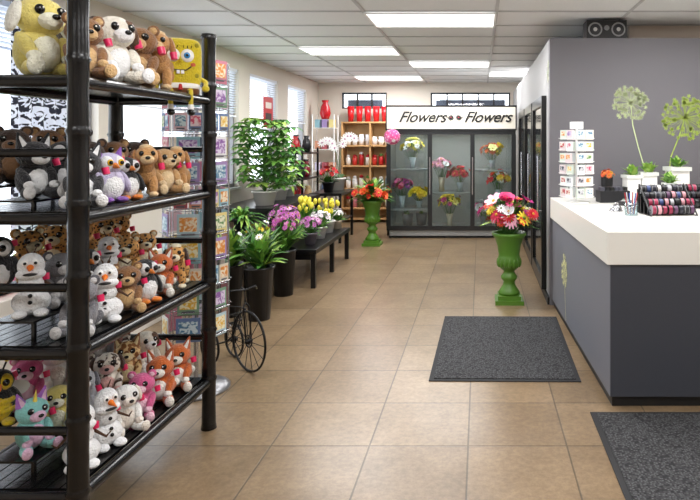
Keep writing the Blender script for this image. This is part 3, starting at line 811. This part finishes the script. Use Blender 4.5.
W = C('#bf9462', 0.5, var=0.2, vscale=4)
q = MB(); wx0, wx1, wy0, wy1 = -2.66, -1.55, 11.48, 11.85
for x in (wx0, wx1-0.03, (wx0+wx1)/2-0.015): q.box(x, x+0.03, wy0, wy1, 0, 1.9, W)
zz = [0.05, 0.25, 0.62, 1.06, 1.45, 1.9]
for z in zz: q.box(wx0, wx1, wy0, wy1, z, z+0.03, W)
q.box(wx0, wx1, wy1-0.015, wy1, 0, 1.9, C('#d3ae7c', .6))
q.build('wooden_shelf', bevel=0.003)
q = MB(); RED = C('#c4161e', .25)
for k in range(6):
    x = wx0+0.15+k*0.165
    q.T = Matrix.Translation((x, 11.66, 1.931))
    q.lathe([(0,0),(0.05,0),(0.068,0.3),(0.06,0.3),(0.045,0.02),(0,0.02)], RED, seg=18)
q.T = Matrix(); q.build('red_vases')
q = MB()
for si, (z, cols) in enumerate(((1.481, ['#f4f4f4','#e6e6ea']), (1.091, ['#b81a20','#e8e4dc','#c03028']), (0.651, ['#e0dcd0','#c8a070','#f0f0f0','#7a8a90']), (0.281, ['#e88a9a','#8a6b4a','#d8d8d8']))):
    for k in range(8):
        x = wx0+0.11+k*0.127
        q.T = Matrix.Translation((x, 11.62, z)); mm = C(R.choice(cols), .3)
        h = R.uniform(0.15, 0.22)
        q.lathe([(0,0),(0.04,0),(0.05,h*.5),(0.046,h),(0.04,h),(0.036,0.02),(0,0.02)], mm, seg=14)
        if si == 0: q.ring((0.045,0,h*.5), 0.028, 0.006, mm, 'Y', 14, 5)
        if si > 0: q.ell((0,0,h+0.02), (0.04,0.04,0.035), C(R.choice(['#c02028','#f5f5f5','#5f8a3a']), .6), seg=10, rings=6)
q.T = Matrix(); q.build('shelf_ceramics')

# ---------------------------------------------------------------- urns
UG = C('#517c26', 0.35, var=0.2)
def urn(loc, cols, kind):
    q = MB()
    q.cbox((0,0,0.02), (0.27,0.27,0.04), UG); q.cbox((0,0,0.06), (0.22,0.22,0.04), UG)
    q.lathe([(0,0.08),(0.1,0.08),(0.105,0.1),(0.085,0.13),(0.06,0.17),(0.055,0.2),(0.075,0.225),(0.08,0.25),(0.06,0.275),(0.05,0.30),
             (0.075,0.32),(0.1,0.35),(0.115,0.40),(0.105,0.44),(0.1,0.46),(0.115,0.55),(0.14,0.62),(0.165,0.65),(0.165,0.672),(0.14,0.672),(0.11,0.6),(0,0.58)], UG, seg=32)
    for k in range(16):
        t = 2*pi*k/16; q.ell((0.105*math.cos(t), 0.105*math.sin(t), 0.385), (0.016,0.016,0.045), UG, seg=8, rings=6)
    if kind == 0:
        dome(q, (0,0,0.6), (0,0,0.77), 0.25, 56, cols, 0.068, flat=0.8, leaves=40, jit=0.25)
        leafy(q, (0,0,0.72), 30, 0.32, 0.035, (0.3,1.4), [G4,G2,G1], 0.15)
        leafy(q, (0.1,0,0.74), 16, 0.2, 0.06, (0.6,1.4), [G2,G1], 0.2)
        for k in range(6):
            t = R.random()*6.28; d = Vector((math.cos(t)*.5, math.sin(t)*.5, 1.0)); p = Vector((0,0,0.78))+d*R.uniform(.18,.26)
            q.cyl((0,0,0.7), p, 0.003, 0.003, STEM, 4); q.ell(p, (0.014,0.014,0.028), C(R.choice(['#f4c0d0','#ffffff','#e04a84']), .6), seg=8, rings=6)
    else:
        dome(q, (0,0,0.6), (0,0,0.72), 0.28, 30, cols, 0.06, flat=0.5, leaves=70, jit=0.3)
        leafy(q, (0,0,0.68), 50, 0.36, 0.06, (0.5,1.5), [G1,G2,G4], 0.3)
    q.build('flower_urn', loc)
urn((0.28, 5.78, 0), ['#e04a84','#f4b8cc','#f0dc40','#ffffff','#c82030','#e8502c','#c83c90','#f4f0b0','#ffffff','#d02c50'], 0)
urn((-1.61, 8.97, 0), ['#e8602c','#d83020','#f0883c','#e8a060'], 1)

# ---------------------------------------------------------------- reach-in flower cooler
q = MB()
cx0, cx1, cy0, cy1 = -1.49, 0.57, 9.6, 10.4
CG = C('#9c9d9c', 0.4); CW = C('#b4b7b4', .5); CF = C('#1e1f21', 0.35)
q.box(cx0, cx0+0.04, cy0, cy1, 0.04, 2.1, CG); q.box(cx1-0.04, cx1, cy0, cy1, 0.04, 2.1, CG)
q.box(cx0, cx1, cy1-0.04, cy1, 0.04, 2.1, CW); q.box(cx0, cx1, cy0, cy1, 0.04, 0.15, CG); q.box(cx0, cx1, cy0, cy1, 1.72, 2.1, CG)
q.box(cx0+0.03, cx1-0.03, cy0+0.05, cy1-0.05, 0, 0.04, BLACKM)
q.box(cx0-0.01, cx1+0.01, cy0-0.04, cy0, 1.74, 2.12, C('#ece6d8', .4))
for (a, b2) in ((2.1, 2.125), (1.725, 1.75)): q.box(cx0-0.015, cx1+0.015, cy0-0.045, cy0, a, b2, CF)
for x in (cx0-0.015, cx1-0.005): q.box(x, x+0.02, cy0-0.045, cy0, 1.725, 2.125, CF)
q.box(cx0, cx1, cy0-0.03, cy0, 0.13, 0.2, CF); q.box(cx0, cx1, cy0-0.03, cy0, 1.66, 1.725, CF)
for i, x in enumerate([cx0+0.03, -0.8, -0.12, cx1-0.03]):
    q.box(x-0.035, x+0.035, cy0-0.03, cy0, 0.2, 1.66, CF)
    if 0 < i < 3: q.box(x-0.008, x+0.008, cy0-0.036, cy0-0.03, 0.7, 1.3, CHROME)
q.box(cx0+0.04, cx1-0.04, cy0-0.015, cy0-0.01, 0.2, 1.66, GLASS)
q.box(cx0+0.1, cx1-0.1, cy0+0.06, cy0+0.09, 1.68, 1.71, emit('cooler_tube', '#ffffff', 5))
def wshelf(x0, x1, z):
    for k in range(12):
        y = cy0+0.1+k*0.055; q.cyl((x0,y,z), (x1,y,z), 0.004, 0.004, CG, 5)
    q.box(x0, x1, cy0+0.08, cy0+0.1, z-0.02, z+0.004, CG)
wshelf(cx0+0.05, -0.83, 1.1); wshelf(cx0+0.05, -0.83, 0.45); wshelf(-0.8, -0.14, 0.72); wshelf(-0.1, cx1-0.05, 1.08); wshelf(-0.1, cx1-0.05, 0.58)
cooler = q.build('flower_cooler')
ld = bpy.data.lights.new('cooler_lamp', 'AREA'); ld.shape = 'RECTANGLE'; ld.size = 1.8; ld.size_y = 0.3; ld.energy = 13
lo = bpy.data.objects.new('cooler_lamp', ld); scene.collection.objects.link(lo); lo.location = (-0.46, 9.8, 1.7); lo.parent = cooler
for (s, x) in (('Flowers', -1.30), ('Flowers', -0.26)):
    cu = bpy.data.curves.new('sign_text', 'FONT'); cu.body = s; cu.size = 0.24; cu.shear = 0.45; cu.extrude = 0.004; cu.offset = 0.003
    cu.space_character = 0.97
    to = bpy.data.objects.new('sign_text', cu); scene.collection.objects.link(to)
    to.location = (x, cy0-0.046, 1.86); to.rotation_euler = (pi/2, 0, 0); to.parent = cooler
    cu.materials.append(C('#1a1a1a', .5))
q = MB()
for dx in (-0.06, 0.06): q.flower((dx,0,0), (0,-1,0), 0.05, C('#2a2a2a', .5), C('#b03040', .5), 'daisy')
for sx in (-1, 1): q.leaf((sx*0.09,0,0), (sx,0,0.2), 0.06, 0.025, 0, C('#2a2a2a', .5))
q.build('sign_flowers', (-0.40, cy0-0.048, 1.93), parent=cooler)
bq = [(-1.11,1.1,0.31,['#f0dc3c','#f6f0a0','#ffffff'],.17), (-1.28,0.45,0.34,['#a0307a','#d02c60','#8a2c98','#e06a9a'],.16), (-1.0,0.45,0.2,['#f0dc3c','#e8c820'],.13),
      (-0.63,0.72,0.4,['#f0a8c0','#e87098','#ffffff'],.15), (-0.33,0.72,0.26,['#c81c30','#e03c50'],.15), (-0.5,0.15,0.35,['#f0d830','#f4e880','#c83a80'],.2),
      (0.2,1.08,0.27,['#f0d830','#e86a3c','#f4f0a0'],.16), (0.3,0.58,0.3,['#d02838','#f0c830','#ffffff'],.17), (0.05,0.15,0.28,['#e86a9a','#ffffff'],.14)]
for (x, z, h, cols, r) in bq:
    q = MB(); q.lathe([(0,0),(0.045,0),(0.04,h*.25),(0.06,h*.6),(0.05,h*.6),(0,h*.1)], C(R.choice(['#c9d3d6','#8a8f92','#d8c8b0']), .2), seg=14)
    dome(q, (0,0,h*.3), (0,0,h), r, 26, cols, 0.06, leaves=30, jit=.22)
    q.build('bouquet', (x, 9.87, z+0.006))
for (x, y) in ((-1.2, 9.95), (-0.98, 10.05), (0.38, 10.0)):
    q = MB(); q.lathe([(0,0),(0.075,0),(0.095,0.2),(0.085,0.2),(0,0.15)], C('#6b6c70', .5)); leafy(q, (0,0,0.15), 14, 0.14, 0.03, (0.1,0.8), [G1,G2], 0.2)
    q.build('cooler_bucket', (x, y, 0.151))
q = MB(); q.ell((0,0,0), 0.12, C('#e8589a', .6))
for k in range(60):
    u = 1-2*(k+.5)/60; t = k*2.4; d = Vector((math.sqrt(1-u*u)*math.cos(t), math.sqrt(1-u*u)*math.sin(t), u))
    q.flower(d*0.12, d, 0.035, C(R.choice(['#e8589a','#e8589a','#f090bc','#ffffff']), .6), C('#f8d0e0', .6), 'daisy')
q.cyl((0,0,0.1), (0,0,0.26), 0.003, 0.003, WHITE, 5); q.cyl((0,0,0.26), (0,0.12,0.26), 0.004, 0.004, WHITE, 5)
q.build('flower_ball', (-1.38, 9.42, 1.62))

# ---------------------------------------------------------------- speaker
q = MB(); q.box(-0.19, 0.19, 0, 0.2, 0, 0.175, C('#1a1a1c', .5))
for x in (-0.11, 0.11):
    q.ring((x,-0.004,0.085), 0.06, 0.008, C('#8a8a8c', .4), 'Y', 24, 6); q.ell((x,0.0,0.085), (0.052,0.012,0.052), C('#303034', .6)); q.ell((x,-0.008,0.085), (0.02,0.012,0.02), C('#b8b8b8', .4))
q.cyl((0,-0.003,0.1), (0,0.01,0.1), 0.025, 0.025, C('#77777a', .4), 14)
q.build('speaker', (1.2, 5.68, PZ+0.001), bevel=0.004)

# ---------------------------------------------------------------- counter items
ZT = 1.021
q = MB()
q.lathe([(0,0),(0.11,0),(0.11,0.012),(0.02,0.025)], WHITE)
q.cyl((0,0,0.02), (0,0,0.66), 0.01, 0.01, WHITE)
q.cbox((0,0,0.66), (0.1,0.1,0.06), WHITE)
for j in range(6):
    z = 0.09+j*0.098
    for k in range(4):
        T = Matrix.Rotation(k*pi/2+0.5, 4, 'Z'); old = q.T; q.T = T
        for dx in (-0.045, 0.045):
            col = C(R.choice(['#f4f4f2','#e8eef0','#f6f2e6','#d4dfd4','#e3d4d6']), .4)
            dy = R.uniform(-.012,.008)
            q.cbox((dx,-0.105+dy,z), (0.078,0.014,0.08), col); q.cbox((dx,-0.113+dy,z+0.01), (0.05,0.003,0.035), R.choice(PICS))
        q.tube([(-0.09,-0.12,z-0.03), (0.09,-0.12,z-0.03)], 0.0025, WHITE, 5)
        q.tube([(0,0,z-0.04), (0,-0.1,z-0.04)], 0.004, WHITE, 5)
        q.T = old
q.build('gift_card_spinner', (0.82, 5.1, ZT))
for (x, y, w, h) in ((1.37,5.42,0.15,0.27), (1.53,5.45,0.16,0.3), (1.78,5.42,0.19,0.36), (1.64,5.2,0.12,0.2)):
    q = MB(); q.prism([(-w*.42,-w*.42),(w*.42,-w*.42),(w*.42,w*.42),(-w*.42,w*.42)], 0, h*0.8, WHITE)
    q.prism([(-w*.5,-w*.5),(w*.5,-w*.5),(w*.5,w*.5),(-w*.5,w*.5)], h*0.72, h*0.82, C('#e6e8e2', .4))
    leafy(q, (0,0,h*.8), 34, 0.12, 0.045, (0.1,1.2), [G4,G2], 0.2, 0.02)
    q.build('white_planter_box', (x, y, ZT), R.uniform(-.2,.2))
def spool(q, c, r, w, col):
    q.cyl((c[0]-w/2,c[1],c[2]), (c[0]+w/2,c[1],c[2]), r*.94, r*.94, C(col, .35), 18)
    fl = C(R.choice(['#17171a','#17171a','#8a8a8e']), .4)
    for s_ in (-1, 1): q.cyl((c[0]+s_*w/2-0.0015,c[1],c[2]), (c[0]+s_*w/2+0.0015,c[1],c[2]), r, r, fl, 18)
RC = ['#17171a','#8a2040','#d8d4d0','#5a3a58','#c08a92','#22222e','#b0b0b4','#17171a','#a03050','#3a4a7a','#2a2a2e','#1a1a1c']
def spool_rack(name, loc, rz, n, tiers, r):
    q = MB(); wd = n*0.04+0.02
    for sx in (-1, 1):
        q.tube([(sx*wd/2,-0.1,0), (sx*wd/2,0.12,0.0), (sx*wd/2,0.12,tiers*r*1.5), (sx*wd/2,-0.1,0)], 0.006, BLACK, 6)
    for t in range(tiers):
        y = -0.06+t*0.065; z = r+0.005+t*r*1.25
        q.box(-wd/2, wd/2, y+0.02, y+0.03, 0, z, BLACK)
        q.cyl((-wd/2,y,z), (wd/2,y,z), 0.004, 0.004, BLACK, 6)
        for k in range(n): spool(q, (-wd/2+0.03+k*0.04, y, z), r*R.uniform(.85,1), 0.03, R.choice(RC))
    q.build(name, loc, rz)
spool_rack('ribbon_spool_rack', (1.35, 4.3, ZT), 0.12, 8, 4, 0.035)
spool_rack('ribbon_spool_rack', (1.68, 4.75, ZT), 0.1, 9, 3, 0.04)
q = MB(); q.prism([(-0.045,-0.08),(0.045,-0.08),(0.04,0.08),(-0.04,0.08)], 0, 0.035, C('#2a2a2e', .4)); q.cbox((0,0.04,0.04), (0.06,0.05,0.012), C('#93a090', .2))
for i in range(3):
    for j in range(4): q.cbox((-0.02+i*0.02, -0.06+j*0.018, 0.037), (0.013,0.011,0.006), C('#c8c8c8', .4))
q.build('card_terminal', (1.2, 4.95, ZT), -0.4, bevel=0.003)
q = MB(); q.lathe([(0,0),(0.045,0),(0.05,0.09),(0.046,0.09),(0.042,0.006),(0,0.006)], glass('clear_cup', '#dfe8ea', .15), seg=18)
for k in range(6):
    t = k*1.05; q.cyl((0.02*math.cos(t),0.02*math.sin(t),0.008), (0.045*math.cos(t),0.045*math.sin(t),0.16), 0.004, 0.004, C(R.choice(['#1a1a1c','#c8c8cc','#2040a0','#b02020']), .3), 6)
q.build('pen_cup', (1.07, 4.25, ZT))
q = MB(); q.lathe([(0,0),(0.05,0),(0.052,0.008),(0.01,0.012),(0.008,0.02),(0,0.02)], CHROME); q.lathe([(0.045,0.014),(0.04,0.035),(0.02,0.05),(0,0.053)], CHROME); q.ell((0,0,0.06), 0.008, CHROME)
q.build('counter_bell', (1.02, 4.5, ZT))
q = MB(); q.cyl((0,0,0), (0,0,0.2), 0.045, 0.055, BLACKM, 14); dome(q, (0,0,0.16), (0,0,0.21), 0.06, 16, ['#e87830','#f0b040','#e05a30'], 0.025, ('mum',), leaves=10)
q.build('small_orange_bouquet', (1.16, 5.48, ZT))
q = MB(); q.box(-0.13, 0.13, -0.07, 0.07, 0, 0.1, C('#1c1c20', .5)); q.box(-0.12, 0.12, -0.06, 0.06, 0.1, 0.101, C('#55565a', .5))
for k in range(6): q.cbox((-0.1+k*0.04,0,0.115), (0.03,0.1,0.03), C(R.choice(['#202020','#50505a','#f0f0f0']), .4))
q.build('receipt_box', (1.15, 5.2, ZT), 0.1, bevel=0.003)
q = MB()
for k in range(3):
    q.T = Matrix.Rotation(k*0.12-0.1, 4, 'Z'); q.box(-0.1, 0.1, -0.14, 0.14, k*0.0012, k*0.0012+0.001, C('#f6f4ee', .6))
q.T = Matrix(); q.build('paper_sheets', (1.0, 4.8, ZT), 0.5)

# ---------------------------------------------------------------- daylight
w = bpy.data.worlds.new('World'); scene.world = w; w.use_nodes = True
bg = w.node_tree.nodes['Background']; bg.inputs[0].default_value = (0.86, 0.93, 1.0, 1); bg.inputs[1].default_value = 3.4
for (a, b2, z0, z1) in wins:
    ld = bpy.data.lights.new('window_portal', 'AREA'); ld.shape = 'RECTANGLE'; ld.size = z1-z0; ld.size_y = b2-a
    ld.cycles.is_portal = True
    lo = bpy.data.objects.new('window_portal', ld); scene.collection.objects.link(lo)
    lo.location = (XL-0.16, (a+b2)/2, (z0+z1)/2); lo.rotation_euler = (0, -pi/2, 0)

# ---------------------------------------------------------------- camera
cd = bpy.data.cameras.new('camera'); cam = bpy.data.objects.new('camera', cd); scene.collection.objects.link(cam)
cam.location = (0, 0, 1.54); cam.rotation_euler = (pi/2, 0, 0)
cd.sensor_width = 36; cd.lens = 36*600/700
cd.shift_x = -130/700; cd.shift_y = -108/700; cd.clip_start = 0.05
scene.camera = cam
